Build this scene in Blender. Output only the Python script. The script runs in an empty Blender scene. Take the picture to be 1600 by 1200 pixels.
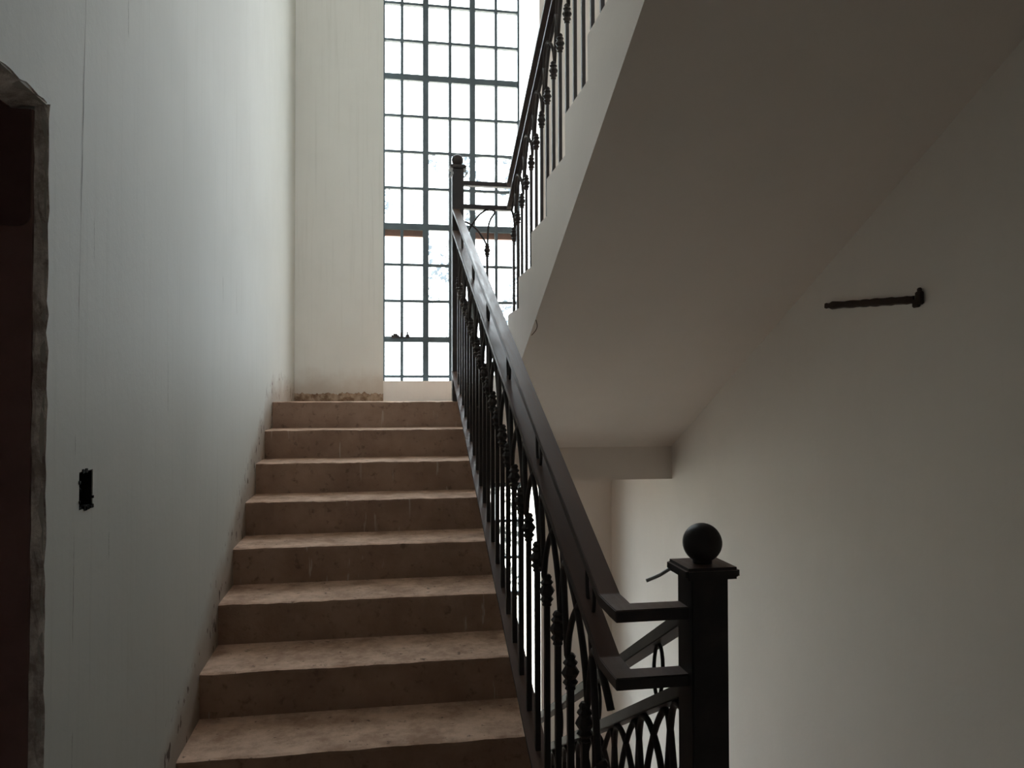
import bpy, bmesh, math, random
from mathutils import Vector, Matrix
random.seed(7)
S = bpy.context.scene
COL = S.collection

# ------------------------------------------------------------------ camera
F_PX, YAW, PITCH, ROLL, EYE = 1231.4, 0.1729, 0.0194, -0.0022, 1.5932
cy, sy, cp, sp = math.cos(YAW), math.sin(YAW), math.cos(PITCH), math.sin(PITCH)
r_ = Vector((cy, -sy, 0)); f_ = Vector((sy * cp, cy * cp, sp)); u_ = r_.cross(f_)
r2 = math.cos(ROLL) * r_ + math.sin(ROLL) * u_; u2 = -math.sin(ROLL) * r_ + math.cos(ROLL) * u_
cam = bpy.data.cameras.new('camera'); cam.sensor_width = 36.0; cam.lens = F_PX / 1600 * 36.0
cam.clip_start = 0.02; cam.clip_end = 300
co = bpy.data.objects.new('camera', cam); COL.objects.link(co)
co.matrix_world = Matrix(((r2.x, u2.x, -f_.x, 0), (r2.y, u2.y, -f_.y, 0), (r2.z, u2.z, -f_.z, EYE), (0, 0, 0, 1)))
S.camera = co

# ------------------------------------------------------------------ daylight: white overcast sky, portals at the two window openings
W = bpy.data.worlds.new('overcast_sky'); S.world = W; W.use_nodes = True
bg = W.node_tree.nodes['Background']; bg.inputs[0].default_value = (0.90, 0.965, 1.0, 1); bg.inputs[1].default_value = 5.0
def portal(z0, z1):
    l = bpy.data.lights.new('window_portal', 'AREA'); l.shape = 'RECTANGLE'; l.size = 1.14; l.size_y = z1 - z0
    l.cycles.is_portal = True
    o = bpy.data.objects.new('window_portal', l); COL.objects.link(o)
    o.location = (0.631, 5.935, (z0 + z1) / 2); o.rotation_euler = (math.radians(-90), 0, 0)
portal(1.73, 5.47); portal(-1.40, 0.985)
FILL_WIN = (-.50, 1.60, 4.87, 5.85)           # added unseen window for fill light, in the wall behind the viewer: x0, x1, z0, z1
l = bpy.data.lights.new('fill_window_portal', 'AREA'); l.shape = 'RECTANGLE'; l.size = FILL_WIN[1] - FILL_WIN[0]; l.size_y = FILL_WIN[3] - FILL_WIN[2]; l.cycles.is_portal = True
o = bpy.data.objects.new('fill_window_portal', l); COL.objects.link(o); o.location = ((FILL_WIN[0] + FILL_WIN[1]) / 2, -2.42, (FILL_WIN[2] + FILL_WIN[3]) / 2); o.rotation_euler = (math.radians(90), 0, 0)
S.view_settings.view_transform = 'Standard'; S.view_settings.look = 'None'
S.view_settings.exposure = 1.12; S.view_settings.gamma = 1.0; S.view_settings.use_curve_mapping = False
try:
    S.cycles.diffuse_bounces = 6; S.cycles.max_bounces = 10; S.cycles.transparent_max_bounces = 16
    S.cycles.use_denoising = True; S.cycles.use_adaptive_sampling = True; S.cycles.adaptive_threshold = 0.035
except Exception: pass

# ------------------------------------------------------------------ material helpers
class NT:
    def __init__(s, name):
        s.m = bpy.data.materials.new(name); s.m.use_nodes = True; s.t = s.m.node_tree
        s.b = s.t.nodes['Principled BSDF']; s.out = s.t.nodes['Material Output']
        s.pos = s.n('ShaderNodeNewGeometry').outputs['Position']
    def n(s, typ, **kw):
        x = s.t.nodes.new(typ)
        for k, v in kw.items(): setattr(x, k, v)
        return x
    def put(s, sock, v):
        if hasattr(v, 'links') or hasattr(v, 'is_output'): s.t.links.new(v, sock)
        else: sock.default_value = v
    def math(s, op, a, b=0.0, clamp=False):
        x = s.n('ShaderNodeMath', operation=op, use_clamp=clamp); s.put(x.inputs[0], a); s.put(x.inputs[1], b); return x.outputs[0]
    def noise(s, scale, detail=4, rough=.6, vec=(1, 1, 1), src=None):
        mp = s.n('ShaderNodeMapping'); mp.inputs['Scale'].default_value = vec; s.put(mp.inputs['Vector'], src or s.pos)
        x = s.n('ShaderNodeTexNoise'); s.put(x.inputs['Vector'], mp.outputs[0])
        x.inputs['Scale'].default_value = scale; x.inputs['Detail'].default_value = detail; x.inputs['Roughness'].default_value = rough
        return x.outputs['Fac']
    def ramp(s, v, a, b, lo=0.0, hi=1.0):
        x = s.n('ShaderNodeMapRange', interpolation_type='SMOOTHSTEP'); s.put(x.inputs[0], v)
        x.inputs[1].default_value = a; x.inputs[2].default_value = b; x.inputs[3].default_value = lo; x.inputs[4].default_value = hi
        return x.outputs[0]
    def mix(s, fac, a, b):
        x = s.n('ShaderNodeMix', data_type='RGBA'); s.put(x.inputs[0], fac); s.put(x.inputs[6], a); s.put(x.inputs[7], b); return x.outputs[2]
    def xyz(s):
        x = s.n('ShaderNodeSeparateXYZ'); s.put(x.inputs[0], s.pos); return x.outputs
    def nz(s):
        x = s.n('ShaderNodeSeparateXYZ'); g = s.n('ShaderNodeNewGeometry'); s.put(x.inputs[0], g.outputs['Normal']); return x.outputs[2]
    def bump(s, h, strength=.2, dist=.01):
        x = s.n('ShaderNodeBump'); x.inputs['Strength'].default_value = strength; x.inputs['Distance'].default_value = dist
        s.put(x.inputs['Height'], h); s.t.links.new(x.outputs[0], s.b.inputs['Normal'])
    def fin(s, col, rough=.6, spec=.5, metal=0.0):
        s.put(s.b.inputs['Base Color'], col); s.put(s.b.inputs['Roughness'], rough)
        s.b.inputs['Specular IOR Level'].default_value = spec; s.b.inputs['Metallic'].default_value = metal
        return s.m
C = lambda r, g, b: (r, g, b, 1)
RISE, GO, Y11, ZL = 0.1438, 0.30, 4.463, 11 * 0.1438

def wall_paint(name, base, stain=None, streaks=.35):
    k = NT(name)
    big = k.noise(1.3, 5, .6); streak = k.noise(3.0, 4, .65, (14, 14, .45))
    col = k.mix(k.ramp(big, .35, .7), base, C(base[0] * .94, base[1] * .94, base[2] * .935))
    col = k.mix(k.ramp(streak, .50, .75, 0, streaks), col, C(base[0] * .80, base[1] * .80, base[2] * .78))
    X, Y, Z = k.xyz()
    if stain == 'stairs':          # mud and worn paint just above the steps
        line = k.math('ADD', k.math('MULTIPLY', k.math('MINIMUM', k.math('SUBTRACT', Y, Y11), 0.0), RISE / GO), ZL)
        h = k.math('ADD', k.math('SUBTRACT', Z, line), k.math('MULTIPLY', k.math('SUBTRACT', k.noise(7, 5), .5), .16))
        col = k.mix(k.ramp(h, .17, .03, 0, .75), col, C(.30, .22, .16))
        chips = k.math('MULTIPLY', k.ramp(k.noise(30, 3, .5, (1, 1, .6)), .62, .66), k.ramp(h, .22, .06))
        col = k.mix(chips, col, C(.09, .055, .04))
    if stain == 'base':
        h = k.math('ADD', k.math('SUBTRACT', Z, ZL), k.math('MULTIPLY', k.math('SUBTRACT', k.noise(6, 5), .5), .2))
        col = k.mix(k.ramp(h, .26, .05, 0, .55), col, C(.45, .33, .23))
    k.bump(k.noise(45, 5), .12, .006)
    return k.fin(col, .62, .3)
M = {}
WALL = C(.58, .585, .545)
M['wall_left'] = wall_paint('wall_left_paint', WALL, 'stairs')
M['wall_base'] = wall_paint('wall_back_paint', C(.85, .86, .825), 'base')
M['panel'] = wall_paint('white_panel_paint', C(.93, .905, .87), None, .1)  # paler and less streaked than the pier paint
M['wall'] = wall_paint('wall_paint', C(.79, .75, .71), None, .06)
M['soffit'] = wall_paint('soffit_paint', C(.81, .75, .70), None, .06)
def concrete():
    k = NT('brown_stair_concrete')
    a = k.noise(5, 6, .65); b = k.noise(28, 5, .6)
    col = k.mix(k.ramp(a, .3, .7), C(.30, .196, .143), C(.41, .285, .215))
    col = k.mix(k.ramp(b, .55, .72, 0, .6), col, C(.13, .083, .062))
    up = k.ramp(k.nz(), .6, .95)
    dust_light = k.mix(k.ramp(k.noise(9, 6, .7), .3, .68), C(.40, .255, .18), C(.73, .52, .395))  # paler tread tops: settled dust plus light painted into the colour
    dust_light = k.mix(k.ramp(k.noise(40, 4, .6, (1, 1, 1)), .62, .70, 0, .8), dust_light, C(.13, .09, .07))
    drip = k.math('MULTIPLY', k.ramp(k.noise(6.5, 3, .6, (5.5, 1, .55)), .645, .68), k.ramp(k.noise(2.2, 2, .5), .45, .55))
    col = k.mix(k.math('MULTIPLY', drip, .6), col, C(.55, .48, .40))
    col = k.mix(up, col, dust_light)
    k.bump(k.noise(60, 5, .7), .35, .006)
    return k.fin(col, .8, .25)
M['concrete'] = concrete()
def mortar(name, c1, c2):
    k = NT(name); col = k.mix(k.ramp(k.noise(22, 5, .7), .35, .65), c1, c2); k.bump(k.noise(50, 5, .7), .6, .01); return k.fin(col, .9, .2)
M['mortar'] = mortar('rough_brown_mortar', C(.22, .135, .085), C(.48, .36, .26))
M['plaster_lip'] = mortar('broken_plaster', C(.42, .37, .34), C(.85, .82, .78))
M['darkhole'] = mortar('dark_box_inside', C(.012, .010, .009), C(.03, .026, .022))
def black_metal(name, dust_light):
    k = NT(name)
    col = k.mix(k.ramp(k.noise(14, 4), .4, .7), C(.042, .037, .036), C(.058, .048, .046))
    rough = .45; spec = .2
    if dust_light:      # settled dust and rubbed streaks on the upper faces
        face = k.ramp(k.nz(), .5, .9)
        rub = k.noise(5, 6, .75, (9, 1.1, 1.1))
        col = k.mix(k.math('MULTIPLY', face, k.ramp(rub, .25, .70, .6, 1)), col, C(.135, .080, .062))
        rough = k.math('ADD', k.math('MULTIPLY', face, k.math('SUBTRACT', k.ramp(rub, .30, .72, .33, .52), .45)), .45)
        spec = k.math('ADD', k.math('MULTIPLY', face, .30), .20)
    k.fin(col, rough, .2); k.put(k.b.inputs['Specular IOR Level'], spec); return k.m
M['metal'] = black_metal('black_gloss_ironwork', False)
M['rail'] = black_metal('dusty_black_ironwork', True)
def plain(name, c, rough=.5, spec=.5):
    k = NT(name); col = k.mix(k.ramp(k.noise(12, 4), .35, .7), c, C(c[0] * .8, c[1] * .8, c[2] * .8)); return k.fin(col, rough, spec)
M['steel_blue'] = plain('blue_grey_window_steel', C(.085, .115, .13), .45)
M['wood'] = plain('red_brown_wood', C(.22, .095, .055), .6)
M['door'] = plain('dark_brown_door_wood', C(.27, .165, .15), .5)
M['door_shade'] = plain('shaded_door_brown', C(.15, .085, .08), .6)  # door brown darkened to stand for shade on the jamb
M['crack'] = plain('grey_crack', C(.13, .125, .11), .9)
M['conduit'] = plain('dark_conduit_chase', C(.06, .042, .034), .85, .2)
M['pale_grey'] = plain('pale_grey_bits', C(.45, .46, .46), .4)
M['ground'] = plain('tan_earth', C(.72, .63, .51), .95, .1)
M['floor'] = plain('grey_brown_screed', C(.50, .43, .37), .8, .2)
def glass(name, dirty):
    k = NT(name); t = k.t; t.nodes.remove(k.b)
    tr = k.n('ShaderNodeBsdfTransparent'); gl = k.n('ShaderNodeBsdfGlossy'); gl.inputs['Roughness'].default_value = .02
    col = C(.97, .99, 1)
    if dirty:
        blot = k.ramp(k.noise(4.2, 3, .5, (1, 1, .7)), .44, .62); spk = k.ramp(k.noise(34, 5, .7), .40, .68)
        col = k.mix(k.ramp(k.math('MULTIPLY', blot, spk), .08, .45), col, C(.250, .270, .282))
    k.put(tr.inputs[0], col)
    mx = k.n('ShaderNodeMixShader'); mx.inputs[0].default_value = .02; t.links.new(tr.outputs[0], mx.inputs[1]); t.links.new(gl.outputs[0], mx.inputs[2])
    t.links.new(mx.outputs[0], k.out.inputs[0]); return k.m
M['glass'] = glass('clear_window_glass', False)
M['glass_dirty'] = glass('smeared_window_glass', True)

# ------------------------------------------------------------------ mesh helpers
def link(o, parent=None):
    COL.objects.link(o)
    if parent: o.parent = parent
    return o
def mesh_obj(name, verts, faces, mats, parent=None, smooth=False, fm=None):
    me = bpy.data.meshes.new(name); me.from_pydata([tuple(v) for v in verts], [], faces)
    for m in (mats if isinstance(mats, (list, tuple)) else [mats]): me.materials.append(M[m])
    if fm: 
        for p, i in zip(me.polygons, fm): p.material_index = i
    bm = bmesh.new(); bm.from_mesh(me); bmesh.ops.recalc_face_normals(bm, faces=bm.faces); bm.to_mesh(me); bm.free()
    if smooth:
        for p in me.polygons: p.use_smooth = True
    return link(bpy.data.objects.new(name, me), parent)
class MB:
    def __init__(s): s.v = []; s.f = []
    def add(s, v, f):
        n = len(s.v); s.v += [tuple(a) for a in v]; s.f += [tuple(i + n for i in q) for q in f]
    def box(s, a, b):
        (x0, y0, z0), (x1, y1, z1) = a, b
        s.add([(x0, y0, z0), (x1, y0, z0), (x1, y1, z0), (x0, y1, z0), (x0, y0, z1), (x1, y0, z1), (x1, y1, z1), (x0, y1, z1)],
              [(0, 3, 2, 1), (4, 5, 6, 7), (0, 1, 5, 4), (1, 2, 6, 5), (2, 3, 7, 6), (3, 0, 4, 7)])
    def prism_x(s, prof, x0, x1):      # closed profile [(y,z)] extruded along x
        n = len(prof)
        s.add([(x0, y, z) for y, z in prof] + [(x1, y, z) for y, z in prof],
              [tuple(range(n)), tuple(range(2 * n - 1, n - 1, -1))] + [(i, (i + 1) % n, n + (i + 1) % n, n + i) for i in range(n)])
    def bar(s, pts, w, h, right=Vector((1, 0, 0))):   # rectangular tube swept through pts; section kept vertical (sheared), like mitred flat tube
        rings = []
        for i, p in enumerate(pts):
            p = Vector(p); rt = right if not callable(right) else right(i)
            rings.append([p - rt * w / 2 - Vector((0, 0, h / 2)), p + rt * w / 2 - Vector((0, 0, h / 2)), p + rt * w / 2 + Vector((0, 0, h / 2)), p - rt * w / 2 + Vector((0, 0, h / 2))])
        v = [q for r in rings for q in r]; f = []
        for i in range(len(pts) - 1):
            for k in range(4): f.append((4 * i + k, 4 * i + (k + 1) % 4, 4 * i + 4 + (k + 1) % 4, 4 * i + 4 + k))
        f += [(3, 2, 1, 0), tuple(4 * (len(pts) - 1) + k for k in range(4))]
        s.add(v, f)
    def tube(s, pts, r, n=6, closed=False, up=Vector((1, 0, 0))):
        pts = [Vector(p) for p in pts]; N = len(pts); v = []; f = []
        for i, p in enumerate(pts):
            a = pts[(i - 1) % N] if (closed or i > 0) else p; b = pts[(i + 1) % N] if (closed or i < N - 1) else p
            t = (b - a).normalized(); e1 = up - t * up.dot(t)
            if e1.length < 1e-4: e1 = Vector((0, 1, 0)) - t * t.y
            e1.normalize(); e2 = t.cross(e1)
            for k in range(n):
                c = 2 * math.pi * k / n; v.append(p + (e1 * math.cos(c) + e2 * math.sin(c)) * r)
        m = N if closed else N - 1
        for i in range(m):
            j = (i + 1) % N
            for k in range(n): f.append((i * n + k, i * n + (k + 1) % n, j * n + (k + 1) % n, j * n + k))
        if not closed: f += [tuple(range(n - 1, -1, -1)), tuple((N - 1) * n + k for k in range(n))]
        s.add(v, f)
    def lathe(s, prof, c, n=10):
        v = []; f = []
        for r, z in prof:
            for k in range(n):
                a = 2 * math.pi * k / n; v.append((c[0] + r * math.cos(a), c[1] + r * math.sin(a), c[2] + z))
        for i in range(len(prof) - 1):
            for k in range(n): f.append((i * n + k, i * n + (k + 1) % n, (i + 1) * n + (k + 1) % n, (i + 1) * n + k))
        f += [tuple(range(n - 1, -1, -1)), tuple((len(prof) - 1) * n + k for k in range(n))]
        s.add(v, f)
    def build(s, name, mat, parent=None, smooth=False, bevel=0, fm=None):
        o = mesh_obj(name, s.v, s.f, mat, parent, smooth, fm)
        if bevel:
            bm = bmesh.new(); bm.from_mesh(o.data)
            bmesh.ops.bevel(bm, geom=bm.edges[:], offset=bevel, segments=2, affect='EDGES', clamp_overlap=True)
            bm.to_mesh(o.data); bm.free()
        return o
def box(name, a, b, mat, parent=None, bevel=0):
    m = MB(); m.box(a, b); return m.build(name, mat, parent, bevel=bevel)
def struct(o, label, cat):
    o['kind'] = 'structure'; o['label'] = label; o['category'] = cat; return o
def thing(name, loc, label, cat, group=None, kind=None):
    o = link(bpy.data.objects.new(name, None)); o.location = loc; o.empty_display_size = .1
    o['label'] = label; o['category'] = cat
    if group: o['group'] = group
    if kind: o['kind'] = kind
    bpy.context.view_layer.update()
    return o
def adopt(o, root):                    # parent a mesh that is written in world coordinates
    o.parent = root
    o.matrix_parent_inverse = Matrix.Translation(-Vector(root.location)); return o

# ------------------------------------------------------------------ room shell
XL, XR, YF, YW, TOP, BOT, BACK = -0.548, 1.737, 5.661, 5.84, 6.0, -1.582, -2.2
BX0, BX1 = 0.062, 1.20                 # sides of the window bay
FL2 = 2 * ZL                           # next floor
m = MB(); t = XL - .22
HY0, HY1, HZ0, HZ1 = 1.607, 1.680, 1.385, 1.457       # open switch box
DY0, DY1, DZ = .53, 1.445, 2.094                      # doorway
for a, b in (((BACK, BOT - .3), (DY0, TOP)), ((DY0, DZ), (DY1, TOP)), ((DY0, BOT - .3), (DY1, 0)), ((DY1, BOT - .3), (HY0, TOP)),
             ((HY0, BOT - .3), (HY1, HZ0)), ((HY0, HZ1), (HY1, TOP)), ((HY1, BOT - .3), (YW + .08, TOP))):
    m.box((t, a[0], a[1]), (XL, b[0], b[1]))
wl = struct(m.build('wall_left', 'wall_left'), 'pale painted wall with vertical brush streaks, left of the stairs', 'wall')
wr = struct(box('wall_right', (XR, BACK, BOT - .3), (XR + .2, YW + .08, TOP), 'wall'), 'dim cream wall on the right under the upper flight', 'wall')
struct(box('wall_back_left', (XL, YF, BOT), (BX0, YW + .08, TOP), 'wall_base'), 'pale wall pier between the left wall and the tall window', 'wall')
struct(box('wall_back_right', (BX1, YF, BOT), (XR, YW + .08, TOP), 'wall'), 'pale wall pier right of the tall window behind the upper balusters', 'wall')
m = MB(); m.box((BX0, YF + .025, .985), (BX1, YW + .07, 1.727)); m.box((BX0, YF + .025, BOT), (BX1, YW + .07, -1.40)); m.box((BX0, YF + .025, 5.47), (BX1, YW + .07, TOP))
struct(m.build('wall_window', 'panel'), 'low white wall panel under the tall window', 'wall')
m = MB(); m.box((XL, BACK - .2, BOT - .3), (XR, BACK, FILL_WIN[2])); m.box((XL, BACK - .2, FILL_WIN[3]), (XR, BACK, TOP)); m.box((XL, BACK - .2, FILL_WIN[2]), (FILL_WIN[0], BACK, FILL_WIN[3])); m.box((FILL_WIN[1], BACK - .2, FILL_WIN[2]), (XR, BACK, FILL_WIN[3]))
struct(m.build('wall_behind', 'wall'), 'wall of the hall behind the viewer', 'wall')
struct(box('ceiling', (XL - .22, BACK - .2, TOP), (XR + .2, YW + .08, TOP + .2), 'soffit'), 'ceiling above the stairwell', 'ceiling')
m = MB(); m.box((XL, BACK, -.2), (XR, 1.163, 0)); m.box((.495, 1.163, -.2), (XR, 1.463, 0))
struct(m.build('floor', 'floor'), 'hall floor at the foot of the stairs', 'floor')
struct(box('floor_upper', (XL, BACK, FL2 - .2), (XR, 1.463, FL2), 'soffit'), 'floor slab of the next storey above the hall', 'floor')
struct(box('floor_lower', (XL, BACK, BOT - .3), (XR, YW + .08, BOT), 'floor'), 'lower landing floor far below the flight', 'floor')
m = MB(); m.box((.495, Y11, ZL - .17), (XR, YF, ZL)); m.box((XL, Y11 + .20, ZL - .17), (.495, YF, ZL)); m.box((BX0, YF, ZL - .17), (BX1, YF + .025, ZL))
struct(m.build('floor_landing', 'concrete'), 'landing floor below the tall window', 'floor')
struct(box('trim_1', (XL, Y11 - .018, 1.121), (XR, Y11 + .20, ZL - .17), 'soffit'), 'cream landing beam under the foot of the upper flight', 'beam')
struct(box('ground', (-40, YW + .09, -4.2), (40, 90, -4.0), 'ground'), 'tan earth outside the window', 'ground')

# open box in the left wall, ragged plaster round it
hb = thing('switch_box', (XL, (HY0 + HY1) / 2, HZ0), 'open dark switch box hole in the left wall beside the doorway', 'socket')
m = MB(); a = .055
m.box((XL - a - .004, HY0, HZ0), (XL - a, HY1, HZ1)); m.box((XL - a, HY0, HZ0), (XL - .002, HY0 + .003, HZ1)); m.box((XL - a, HY1 - .003, HZ0), (XL - .002, HY1, HZ1))
m.box((XL - a, HY0, HZ0), (XL - .002, HY1, HZ0 + .003)); m.box((XL - a, HY0, HZ1 - .003), (XL - .002, HY1, HZ1))
adopt(m.build('box_body', 'darkhole'), hb)
m = MB(); m.tube([(XL - .02, HY0 + .02, HZ0 + .05), (XL - .012, HY0 + .035, HZ0 + .034), (XL - .02, HY0 + .055, HZ0 + .03)], .005)
adopt(m.build('wire', 'darkhole'), hb)
m = MB()
for i in range(26):
    u = random.random(); e = random.choice((0, 1, 2, 3)); s_ = .003 + .004 * random.random()
    y, z = ((HY0 + u * (HY1 - HY0), HZ0), (HY0 + u * (HY1 - HY0), HZ1), (HY0, HZ0 + u * (HZ1 - HZ0)), (HY1, HZ0 + u * (HZ1 - HZ0)))[e]; s_ *= .6
    if e > 1 and u > .3 and u < .6: continue
    m.box((XL - .004, y - s_, z - s_), (XL + .002, y + s_, z + s_ * (1 + random.random())))
adopt(m.build('ragged_plaster', 'darkhole'), hb)['kind'] = 'stuff'

# hairline cracks and runs on the left wall
for y0, z0, y1, z1, w in ((1.622, 2.42, 1.595, 1.684, .0022), (1.583, 1.351, 1.579, 1.14, .0018), (1.777, 1.319, 1.778, 1.261, .002), (1.884, 2.50, 1.886, 2.41, .002),
                          (1.675, 1.955, 1.677, 1.87, .0015), (1.583, .985, 1.579, .90, .0018), (1.585, 1.53, 1.585, 1.49, .0016), (3.02, 2.05, 3.03, 1.95, .003), (3.30, 2.08, 3.32, 1.93, .0025),
                          (2.25, 1.7, 2.25, 1.55, .002)):
    m = MB(); n = 24; L = []; R_ = []
    for i in range(n + 1):
        u = i / n; y = y0 + (y1 - y0) * u + random.uniform(-1, 1) * .0009; ww = w * (.35 + .65 * random.random()) * min(1, 6 * min(u + .03, 1.03 - u))
        L.append((XL + .0005, y - ww / 2, z0 + (z1 - z0) * u)); R_.append((XL + .0005, y + ww / 2, z0 + (z1 - z0) * u))
    m.add(L + R_, [(i, i + 1, n + 2 + i, n + 1 + i) for i in range(n)])
    m.build('crack', 'crack', wl)

# rough mortar left bare along the foot of the pier
n = 60; top = []; f = []; h = .06; p1 = p2 = .006
for i in range(n + 1):
    x = XL + (BX0 - XL) * i / n; h = max(.035, min(.085, .8 * h + .2 * .058 + random.uniform(-1, 1) * .009))
    p1 = .7 * p1 + .3 * (.003 + .006 * random.random()); p2 = .7 * p2 + .3 * (.004 + .010 * random.random())
    top += [(x, YF + .001, ZL + h + .003), (x, YF - p1, ZL + h), (x, YF - p2, ZL + h * .5), (x, YF - .010, ZL)]
for i in range(n):
    for k in range(3): f.append((4 * i + k, 4 * i + k + 1, 4 * i + 5 + k, 4 * i + 4 + k))
bb = mesh_obj('baseboard_back', top, f, 'mortar'); struct(bb, 'rough brown unpainted mortar strip at the foot of the pier', 'baseboard')

# doorway: broken plaster lip, dark brown frame and leaf
d = thing('door_1', (XL - .1, DY0, 0), 'dark brown doorway with broken plaster edges in the left wall', 'door', kind='structure')
adopt(box('jamb', (XL - .18, DY1 - .010, 0), (XL - .018, DY1, DZ - .012), 'door'), d)
adopt(box('jamb', (XL - .18, DY0, 0), (XL - .020, DY0 + .045, DZ - .04), 'door'), d)
adopt(box('head', (XL - .18, DY0, DZ - .012), (XL - .052, DY1, DZ), 'door'), d)
lf = adopt(box('leaf', (XL - .16, DY0 + .045, .01), (XL - .12, DY1 - .010, DZ - .014), 'door'), d)
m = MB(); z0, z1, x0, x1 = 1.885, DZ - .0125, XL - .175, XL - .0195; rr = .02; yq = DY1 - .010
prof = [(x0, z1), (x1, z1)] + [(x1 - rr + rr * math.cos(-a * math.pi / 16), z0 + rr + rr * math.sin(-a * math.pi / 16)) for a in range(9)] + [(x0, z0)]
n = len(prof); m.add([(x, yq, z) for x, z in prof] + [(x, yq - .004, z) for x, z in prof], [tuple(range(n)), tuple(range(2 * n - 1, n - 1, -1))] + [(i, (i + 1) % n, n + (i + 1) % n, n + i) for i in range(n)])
adopt(m.build('jamb_shade', 'door_shade'), d)  # dark sheet added for the shade at the jamb top
def lip(path, inner):        # ragged plaster ribbon between the wall face and the frame
    v = []; f = []
    for i, p in enumerate(path):
        p = Vector(p); q = Vector(inner[i]); j = lambda s: Vector((random.uniform(-1, 1) * s * .4, random.uniform(-1, 1) * s, random.uniform(-1, 1) * s))
        v += [p + Vector((.003, 0, 0)) + j(.004), p * .7 + q * .3 + j(.004), p * .3 + q * .7 + j(.004), q + j(.002)]
    for i in range(len(path) - 1):
        for k in range(3): f.append((4 * i + k, 4 * i + k + 1, 4 * i + 5 + k, 4 * i + 4 + k))
    return adopt(mesh_obj('plaster_lip', v, f, 'plaster_lip'), d)
N = 70
lip([(XL, DY1 + .001, DZ * i / N) for i in range(N + 1)], [(XL - .017, DY1 - .006, DZ * i / N) for i in range(N + 1)])
lip([(XL, DY1 - (DY1 - DY0) * i / 40, DZ + .002) for i in range(41)], [(XL - .054, DY1 - (DY1 - DY0) * i / 40, DZ - .012) for i in range(41)])

# ------------------------------------------------------------------ stair flights
def step_mesh(name, parent, prof_fn, x0, x1, chips=True, side='concrete', nseg=44):
    """prof_fn(jy, jz) -> list of (y, z) round the step; the nosing is jittered along x."""
    v = []; f = []; fm = []
    n = len(prof_fn(0, 0)); jy = jz = 0
    for i in range(nseg + 1):
        jy = .6 * jy + random.uniform(-1, 1) * .0018; jz = .6 * jz + random.uniform(-1, 1) * .0014
        c = .006 * random.random() if chips and random.random() < .10 else 0
        x = x0 + (x1 - x0) * i / nseg
        v += [(x, y, z) for y, z in prof_fn(jy + c, jz - c * .6)]
    for i in range(nseg):
        for k in range(n):
            f.append((i * n + k, i * n + (k + 1) % n, (i + 1) * n + (k + 1) % n, (i + 1) * n + k)); fm.append(0)
    f += [tuple(range(n)), tuple(nseg * n + k for k in range(n - 1, -1, -1))]; fm += [1, 1]
    return adopt(mesh_obj(name, v, f, ['concrete', side], None, fm=fm), parent)
SX1 = .495
st = thing('stair_flight', (0, 1.463, 0), 'brown concrete flight of steps rising to the landing beside the left wall', 'stairs')
for i in range(1, 12):
    Y = Y11 - GO * (11 - i); Z = RISE * i; back = Y + (GO + .012 if i < 11 else .20)
    tilt = random.uniform(-.002, .002)
    def prof(jy, jz, Y=Y, Z=Z, back=back):
        return [(back, Z), (Y + .012 + jy * .5, Z + jz * .5), (Y + jy, Z - .003 + jz), (Y - .001 + jy, Z - .012 + jz), (Y + .002 + jy * .3, Z - RISE * .5), (Y + .004, Z - RISE - .006), (back, Z - RISE * .3 if i < 11 else Z - .17)]
    step_mesh('step', st, prof, XL, SX1)
m = MB(); m.prism_x([(Y11 - 3.0, -.16), (Y11 - 3.0, -.002), (Y11 - .0, ZL - RISE - .002), (Y11 + .19, ZL - RISE - .002), (Y11 + .19, 1.20), (Y11 + .0, 1.19)], XL, SX1 - .012)
adopt(m.build('waist_slab', 'concrete'), st)

ux0 = .655
su = thing('stair_flight', (1.2, Y11, ZL), 'upper flight with cream stepped side and plain sloping soffit overhead', 'stairs')
sof = lambda Y: 1.314 + .4845 * (4.443 - Y)
for k in range(1, 12):
    Y = Y11 - GO * (k - 1); Z = ZL + RISE * k; back = Y - GO if k < 11 else Y - .02
    def prof(jy, jz, Y=Y, Z=Z, back=back, k=k):
        return [(back, Z), (Y - .01 + jy * .5, Z), (Y + jy, Z - .004 + jz), (Y + jy, Z - .012), (Y, Z - RISE), (back, Z - .0005)]
    step_mesh('step', su, prof, ux0, XR, True, 'soffit', 12)
m = MB(); m.prism_x([(Y11, ZL), (Y11, sof(Y11)), (1.463, sof(1.463)), (1.463, ZL + RISE * 10)], ux0, XR)
adopt(m.build('waist_slab', 'soffit'), su)

m = MB(); m.tube([(.662 + .012 * math.sin(i * .5), 3.30 - .016 * i, sof(3.30 - .016 * i) - .0005) for i in range(8)], .0018, 5)
adopt(m.build('scratch', 'conduit'), su)

sd = thing('stair_flight', (1.2, 1.463, -.01), 'lower flight of steps going down behind the near newel post', 'stairs')
for k in range(1, 11):
    Y = 1.463 + GO * (k - 1); Z = -RISE * k
    def prof(jy, jz, Y=Y, Z=Z):
        return [(Y, Z), (Y + GO - .01 + jy * .4, Z), (Y + GO + jy, Z - .004 + jz), (Y + GO, Z - RISE), (Y, Z - .0005)]
    step_mesh('step', sd, prof, .62, XR, True, 'concrete', 14)
m = MB(); m.prism_x([(1.463, -.21), (1.463, -RISE), (Y11, -RISE * 11 + .0), (Y11 - .6, -RISE * 11)], .62, XR)
adopt(m.build('waist_slab', 'soffit'), sd)

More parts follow.
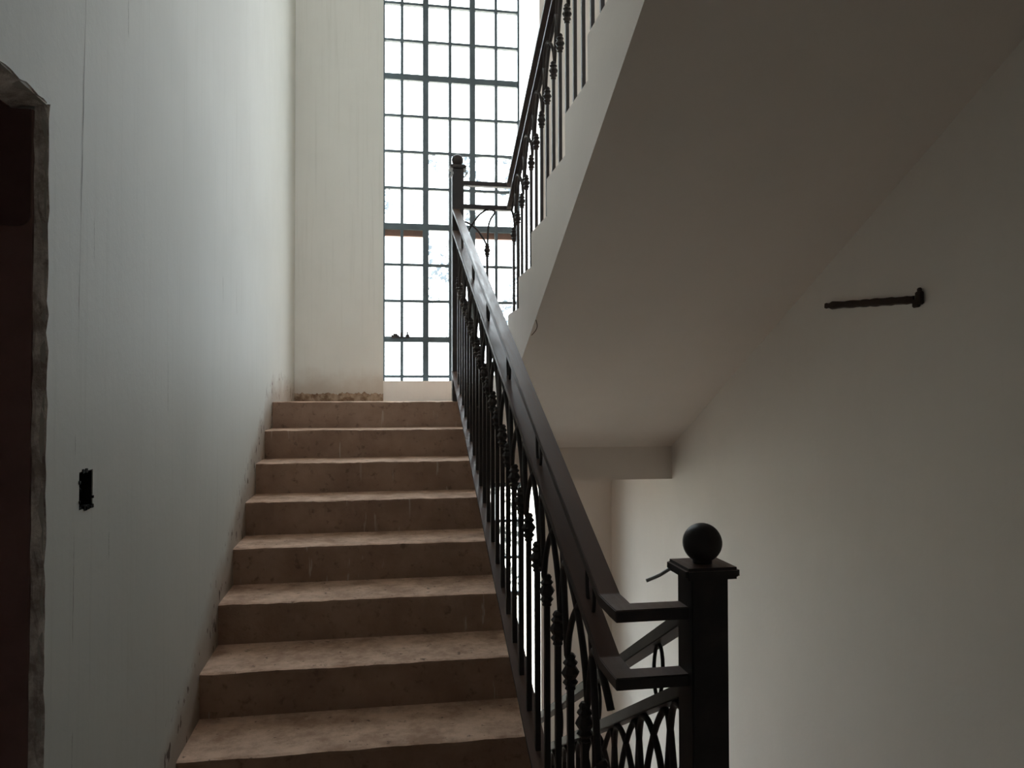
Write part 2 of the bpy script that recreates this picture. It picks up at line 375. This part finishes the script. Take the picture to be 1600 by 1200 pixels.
# ------------------------------------------------------------------ windows
def make_window(name, rows, label, strips, z_low, z_high):
    w = thing(name, (.63, YW, z_low), label, 'window', kind='structure')
    k_ = .8985
    cols = [(BX0 + .006, .014), (.221 * k_, .021), (.415 * k_, .042), (.616 * k_, .021), (.803 * k_, .042), (1.002 * k_, .021), (1.193 * k_, .016)]
    rows = [(EYE + (z - EYE) * k_, wd * 1.12) for z, wd in rows]; strips = [(x0 * k_, x1 * k_, EYE + (z0 - EYE) * k_, EYE + (z1 - EYE) * k_) for x0, x1, z0, z1 in strips]
    yb = YW
    for x, wd in cols: adopt(box('mullion' if wd > .03 else 'glazing_bar', (x - wd / 2, yb - .018, z_low), (x + wd / 2, yb + .018, z_high), 'steel_blue'), w)
    for z, wd in rows: adopt(box('transom' if wd > .03 else 'glazing_bar', (BX0, yb - .015, z - wd / 2), (1.193 * k_ + .006, yb + .015, z + wd / 2), 'steel_blue'), w)
    zs = [z_low] + [z for z, _ in rows]
    if z_high - zs[-1] > .08: zs.append(z_high)
    unit = {}
    for i in range(6):
        for j in range(len(zs) - 1):
            if zs[j + 1] - zs[j] < .1: continue
            x0, x1, z0, z1 = cols[i][0], cols[i + 1][0], zs[j], zs[j + 1]
            dirty = i in (2, 3) or (i >= 4) 
            if z0 > 3.4 or (i < 2): dirty = (i < 2 and 2.8 < z0 < 3.0)
            q = 'glass_dirty' if dirty else 'glass'
            if q not in unit:
                me = bpy.data.meshes.new('pane'); bm = bmesh.new(); bmesh.ops.create_cube(bm, size=1); bm.to_mesh(me); bm.free(); me.materials.append(M[q]); unit[q] = me
            o = link(bpy.data.objects.new('pane', unit[q])); o.location = ((x0 + x1) / 2, yb, (z0 + z1) / 2); o.scale = (x1 - x0, .004, z1 - z0); adopt(o, w)
    adopt(box('side_pane', (1.193 * k_ + .006, yb - .002, z_low), (BX1, yb + .002, z_high), 'glass'), w)
    for x0, x1, z0, z1 in strips:
        adopt(box('casement_rail', (x0, yb + .02, z0), (x1, yb + .06, z1), 'wood', bevel=.003), w)
    return w
R1 = [(1.782, .018), (2.085, .036), (2.399, .017), (2.697, .017), (3.012, .040), (3.328, .017), (3.628, .017), (3.924, .017), (4.246, .040), (4.548, .017), (4.856, .017), (5.16, .017), (5.46, .04), (5.77, .017)]
w1 = make_window('window_1', R1, 'tall blue-grey steel window of many small panes above the landing', [(.075, .40, 2.938, 2.990), (.82, 1.185, 2.938, 2.990)], 1.727, 5.47)
m = MB()
for x0, x1, z0, z1, dy in ((.135, .20, 2.10, 2.118, .02), (.15, .185, 2.115, 2.128, .026), (.208, .222, 2.10, 2.14, .026), (.25, .282, 2.10, 2.122, .026), (.26, .272, 2.118, 2.145, .03), (.14, .28, 2.094, 2.104, .02)):
    m.box((x0 * .8985, YW - dy - .012, EYE + (z0 - EYE) * .8985), (x1 * .8985, YW - dy + .014, EYE + (z1 - EYE) * .8985))
adopt(m.build('latch', 'metal', bevel=.002), w1)
R2 = [(.884 - .302 * i, .017 if i % 3 else .03) for i in range(9)]
make_window('window_2', R2, 'lower steel window glimpsed between the balusters under the landing', [], -1.40, .985)

w3 = thing('fill_window', ((FILL_WIN[0] + FILL_WIN[1]) / 2, BACK - .1, FILL_WIN[2]), 'added fill-light window in the wall behind the viewer, out of view', 'window', kind='structure')
for i in range(4):
    x = FILL_WIN[0] + (FILL_WIN[1] - FILL_WIN[0]) * i / 3; adopt(box('glazing_bar', (x - .02, BACK - .12, FILL_WIN[2]), (x + .02, BACK - .08, FILL_WIN[3]), 'steel_blue'), w3)
    if i < 3: adopt(box('pane', (x + .02, BACK - .103, FILL_WIN[2]), (x + (FILL_WIN[1] - FILL_WIN[0]) / 3 - .02, BACK - .097, FILL_WIN[3]), 'glass'), w3)  # panes of the added fill-light window

# ------------------------------------------------------------------ ironwork
def newel(x, y, zb, ztop, label, group='black iron newel posts with ball finials'):
    w = .065
    r = thing('newel_post', (x, y, zb), label, 'newel post', group)
    adopt(box('shaft', (x - w / 2, y - w / 2, zb), (x + w / 2, y + w / 2, ztop - .018), 'metal', bevel=.003), r)
    c = adopt(box('cap', (x - .0475, y - .0475, ztop - .020), (x + .0475, y + .0475, ztop), 'rail', bevel=.005), r)
    m = MB(); R0 = .0335; zc = .0345
    m.lathe([(.016, -.001), (.0165, .004)] + [(R0 * math.cos(a), zc + R0 * math.sin(a)) for a in [math.radians(-62 + 152 * i / 18) for i in range(18)]] + [(.0005, zc + R0)], (x, y, ztop), 28)
    adopt(m.build('ball_finial', 'metal', smooth=True), r)
    return r
nw = newel(.555, 1.2825, 0, 1.312, 'near black iron newel post with ball finial at the foot of the stairs')
m = MB(); m.tube([(.516, 1.325, 1.296), (.496, 1.33, 1.283), (.474, 1.338, 1.272)], .0032, 8); adopt(m.build('rod', 'pale_grey'), nw)
fn = newel(.470, 4.50, ZL, 2.935, 'far black iron newel post with ball finial on the landing before the window')
for x, s_ in ((.430, -1), (.512, 1)):
    m = MB()
    for k in range(5):
        a = x + random.uniform(-.008, .008); z = 2.918 - .012 * k; q = .010 * (1 - k / 7)
        m.add([(a - q, 4.462, z), (a + q, 4.46, z - .002), (a + q * .6 - s_ * .004, 4.459, z - .016), (a - q * .8, 4.463, z - .014),
               (a - q, 4.464, z), (a + q, 4.462, z - .002), (a + q * .6 - s_ * .004, 4.461, z - .016), (a - q * .8, 4.465, z - .014)],
              [(0, 1, 2, 3), (7, 6, 5, 4), (0, 4, 5, 1), (1, 5, 6, 2), (2, 6, 7, 3), (3, 7, 4, 0)])
    adopt(m.build('pale_flakes', 'pale_grey'), fn)  # small pale tatters just below the cap corners
newel(.470, 4.50, BOT, BOT + 1.353, 'black iron newel post down on the lower landing, behind the balusters')

COLLAR = [(.008, -.040), (.0125, -.036), (.0105, -.030), (.0175, -.022), (.0115, -.015), (.0150, -.010), (.0205, -.001), (.0150, .008), (.0115, .013), (.0170, .020), (.0105, .027), (.0130, .033), (.008, .040)]
def baluster(root, X, Y, zb, zc):
    m = MB(); h = .007; m.box((X - h, Y - h, zb), (X + h, Y + h, zc)); b = adopt(m.build('baluster', 'metal'), root)
    m = MB(); m.lathe(COLLAR, (X, Y, zc), 8); c = adopt(m.build('collar', 'metal'), root)
    c.parent = b; c.matrix_parent_inverse = Matrix.Identity(4)   # the baluster mesh is written in world coordinates
    return b
def railing(root, Xf, y0, y1, ztop, zlow_fn, ys, rings, gap=.125, bottom=None, ext_arch=0, wr=.040):
    """sloping part of a railing: ztop(Y) upper face of the handrail."""
    dz = lambda Y: ztop(Y) - .010
    d2 = lambda Y: ztop(Y) - gap - .010
    if bottom:
        m = MB(); m.bar([(Xf(y), y, bottom(y) - .006) for y in (y0, y1)], .050, .012); adopt(m.build('bottom_rail', 'rail'), root)
    zc = lambda Y: d2(Y) - .245
    for Y in ys: baluster(root, Xf(Y), Y, zlow_fn(Y), zc(Y))
    sp_ = abs(ys[1] - ys[0])
    lo, hi = min(ys), max(ys)
    a = lo - sp_
    while a < hi + .01:
        # pointed arch springing from the collar at a, crossing its neighbour, down to the collar two bars on
        m = MB(); pts = []
        for i in range(17):
            u = i / 16; Y = a + 2 * sp_ * u
            if Y < lo - .6 * sp_ or Y > hi + .6 * sp_: continue
            h = math.sin(math.pi * u) ** .75 if 0 < u < 1 else 0
            base = zc(a) + (zc(a + 2 * sp_) - zc(a)) * u
            apex = d2(Y) - .018
            off = .0065 * (1 if round((a - lo) / sp_) % 2 else -1) * math.cos(2 * math.pi * u)
            pts.append((Xf(Y) + off, Y, (base + .035) * (1 - h) + apex * h))
        if len(pts) > 2:
            m.tube(pts, .0075, 6); adopt(m.build('arch', 'metal', smooth=True), root)
        a += sp_
    for Y in rings:
        m = MB(); zmid = (dz(Y) + d2(Y)) / 2; sl = (dz(Y + .01) - dz(Y - .01)) / .02
        pts = [(Xf(Y), Y + .026 * math.cos(c), zmid + sl * .026 * math.cos(c) + .054 * math.sin(c)) for c in [2 * math.pi * i / 20 for i in range(20)]]
        m.tube(pts, .0042, 6, closed=True); adopt(m.build('oval_ring', 'metal', smooth=True), root)
    return dz, d2
def two_rails(root, paths, w=.040, h=.020):
    for nm, pts, rights in paths:
        m = MB(); m.bar(pts, w, h, right=lambda i: rights[i]); adopt(m.build(nm, 'rail', bevel=.0015), root)
V = Vector; PX = V((1, 0, 0)); PY = V((0, -1, 0))
# -- railing of the left flight
RL = thing('stair_railing', (.44, 1.30, 0), 'black iron railing with interlaced arches along the rising left flight', 'railing')
Xa = lambda Y: .415 + (.457 - .415) * (Y - 1.33) / 3.09
zt = lambda Y: 1.235 + (2.66 - 1.235) * (Y - 1.36) / 3.06
bot = lambda Y: .667 + .446 * (Y - 2.035)
ys = [4.30 - .125 * i for i in range(24)]
dz, d2 = railing(RL, Xa, 1.36, 4.47, zt, lambda Y: bot(Y) - .004, ys, [1.50, 2.02, 2.53, 3.05, 3.57, 4.10], .125, bot)
for nm, fz, zs in (('handrail', dz, 1.242), ('lower_rail', d2, 1.130)):
    m = MB(); xa = Xa(1.3)
    m.bar([(xa, 1.298, zs - .010), (Xa(1.37), 1.37, max(fz(1.37), zs - .008)), (Xa(4.47), 4.47, fz(4.47))], .040, .020)
    adopt(m.build(nm, 'rail', bevel=.0015), RL)
    m = MB(); m.bar([(xa - .020, 1.286, zs - .010), (.5235, 1.286, zs - .010)], .044, .0205, right=V((0, -1, 0))); adopt(m.build(nm + '_end', 'rail', bevel=.0015), RL)
# -- railing of the upper flight
RU = thing('stair_railing', (.77, 4.46, ZL), 'black iron railing with interlaced arches along the upper flight', 'railing')
Xu = lambda Y: .77
zu = lambda Y: 2.845 + .515 * (4.46 - Y)
def tread_u(Y):
    k = max(0, math.floor((Y11 - Y) / GO) + 1); return ZL + RISE * min(k, 11)
ysu = [4.34 - .125 * i for i in range(22)]
dzu, d2u = railing(RU, Xu, 4.46, 1.60, zu, tread_u, ysu, [4.15 - .52 * i for i in range(5)], .135)
for nm, fz, zs in (('handrail', dzu, 2.845), ('lower_rail', d2u, 2.710)):
    m = MB(); m.bar([(.77, 1.60, fz(1.60)), (.77, 4.44, fz(4.44)), (.77, 4.475, zs - .010)], .040, .020); adopt(m.build(nm, 'rail', bevel=.0015), RU)
    m = MB(); m.bar([(.502, 4.495, zs - .010), (.79, 4.495, zs - .010)], .040, .026, right=V((0, -1, 0))); adopt(m.build(nm + '_end', 'rail', bevel=.0015), RU)
baluster(RU, .641, 4.495, ZL, 2.455)
def curve(pts, n=6):
    out = []; P = [V(p) for p in pts]; P = [2 * P[0] - P[1]] + P + [2 * P[-1] - P[-2]]
    for i in range(1, len(P) - 2):
        for k in range(n):
            t_ = k / n; a, b, c, e = P[i - 1], P[i], P[i + 1], P[i + 2]
            out.append(.5 * ((2 * b) + (c - a) * t_ + (2 * a - 5 * b + 4 * c - e) * t_ ** 2 + (3 * b - a - 3 * c + e) * t_ ** 3))
    return out + [P[-2]]
for pts in ([(.503, 2.615), (.526, 2.611), (.552, 2.596), (.585, 2.569), (.622, 2.516), (.638, 2.485)],
            [(.520, 2.54), (.548, 2.59), (.593, 2.655), (.640, 2.688), (.665, 2.690)],
            [(.655, 2.692), (.686, 2.678), (.662, 2.635), (.649, 2.59), (.643, 2.485)]):
    m = MB(); m.tube(curve([(x, 4.495 - (.008 if pts[0][0] == .520 else 0), z) for x, z in pts]), .0055, 6); adopt(m.build('arch', 'metal', smooth=True), RU)
# -- railing of the lower flight, fixed straight to the back of the near newel
RD = thing('stair_railing', (.60, 1.40, 0), 'black iron railing descending behind the near newel post', 'railing')
Xd = lambda Y: .562 + .04 * (Y - 1.3)
zd = lambda Y: 1.168 - .51 * (Y - 1.44)
def tread_d(Y):
    k = max(0, math.floor((Y - 1.463) / GO) + 1); return -RISE * min(k, 11)
ysd = [1.42 + .105 * i for i in range(29)]
dzd, d2d = railing(RD, Xd, 1.44, 4.44, zd, tread_d, ysd, [1.545 + .52 * i for i in range(6)], .130)
for nm, fz, zs in (('handrail', dzd, 1.236), ('lower_rail', d2d, 1.101)):
    m = MB(); m.bar([(Xd(1.314), 1.314, fz(1.314)), (Xd(4.47), 4.47, fz(4.47))], .040, .026); adopt(m.build(nm, 'rail', bevel=.0015), RD)
    m = MB(); m.bar([(.5025, 4.49, fz(4.47)), (.71, 4.49, fz(4.47))], .040, .020, right=V((0, -1, 0))); adopt(m.build(nm + '_end', 'rail', bevel=.0015), RD)

# ------------------------------------------------------------------ conduit chase on the right wall
cc = thing('conduit_stub', (XR, 2.5, 1.93), 'dark brown conduit strip ending in a small box on the right wall', 'conduit')
m = MB(); n = 26; L = []; f = []
for i in range(n + 1):
    u = i / n; y = 2.812 - (2.812 - 2.30) * u; z = 1.955 - .040 * u; hh = (.0135 if u > .04 else .009) * (1 + random.uniform(-.12, .12))
    if u < .12: hh *= 1.15
    L += [(XR - .001, y, z + hh), (XR - .008, y, z + hh * .7), (XR - .009, y, z - hh * .7), (XR - .001, y, z - hh)]
for i in range(n):
    for k in range(3): f.append((4 * i + k, 4 * i + k + 1, 4 * i + 5 + k, 4 * i + 4 + k))
f += [(0, 1, 2, 3), tuple(4 * n + k for k in (3, 2, 1, 0))]
adopt(mesh_obj('strip', L, f, 'conduit'), cc)
m = MB(); m.box((XR - .014, 2.254, 1.895), (XR - .001, 2.285, 1.938)); m.box((XR - .012, 2.262, 1.935), (XR - .001, 2.278, 1.950)); m.box((XR - .012, 2.27, 1.888), (XR - .001, 2.302, 1.915))
adopt(m.build('junction_box', 'conduit', bevel=.003), cc)
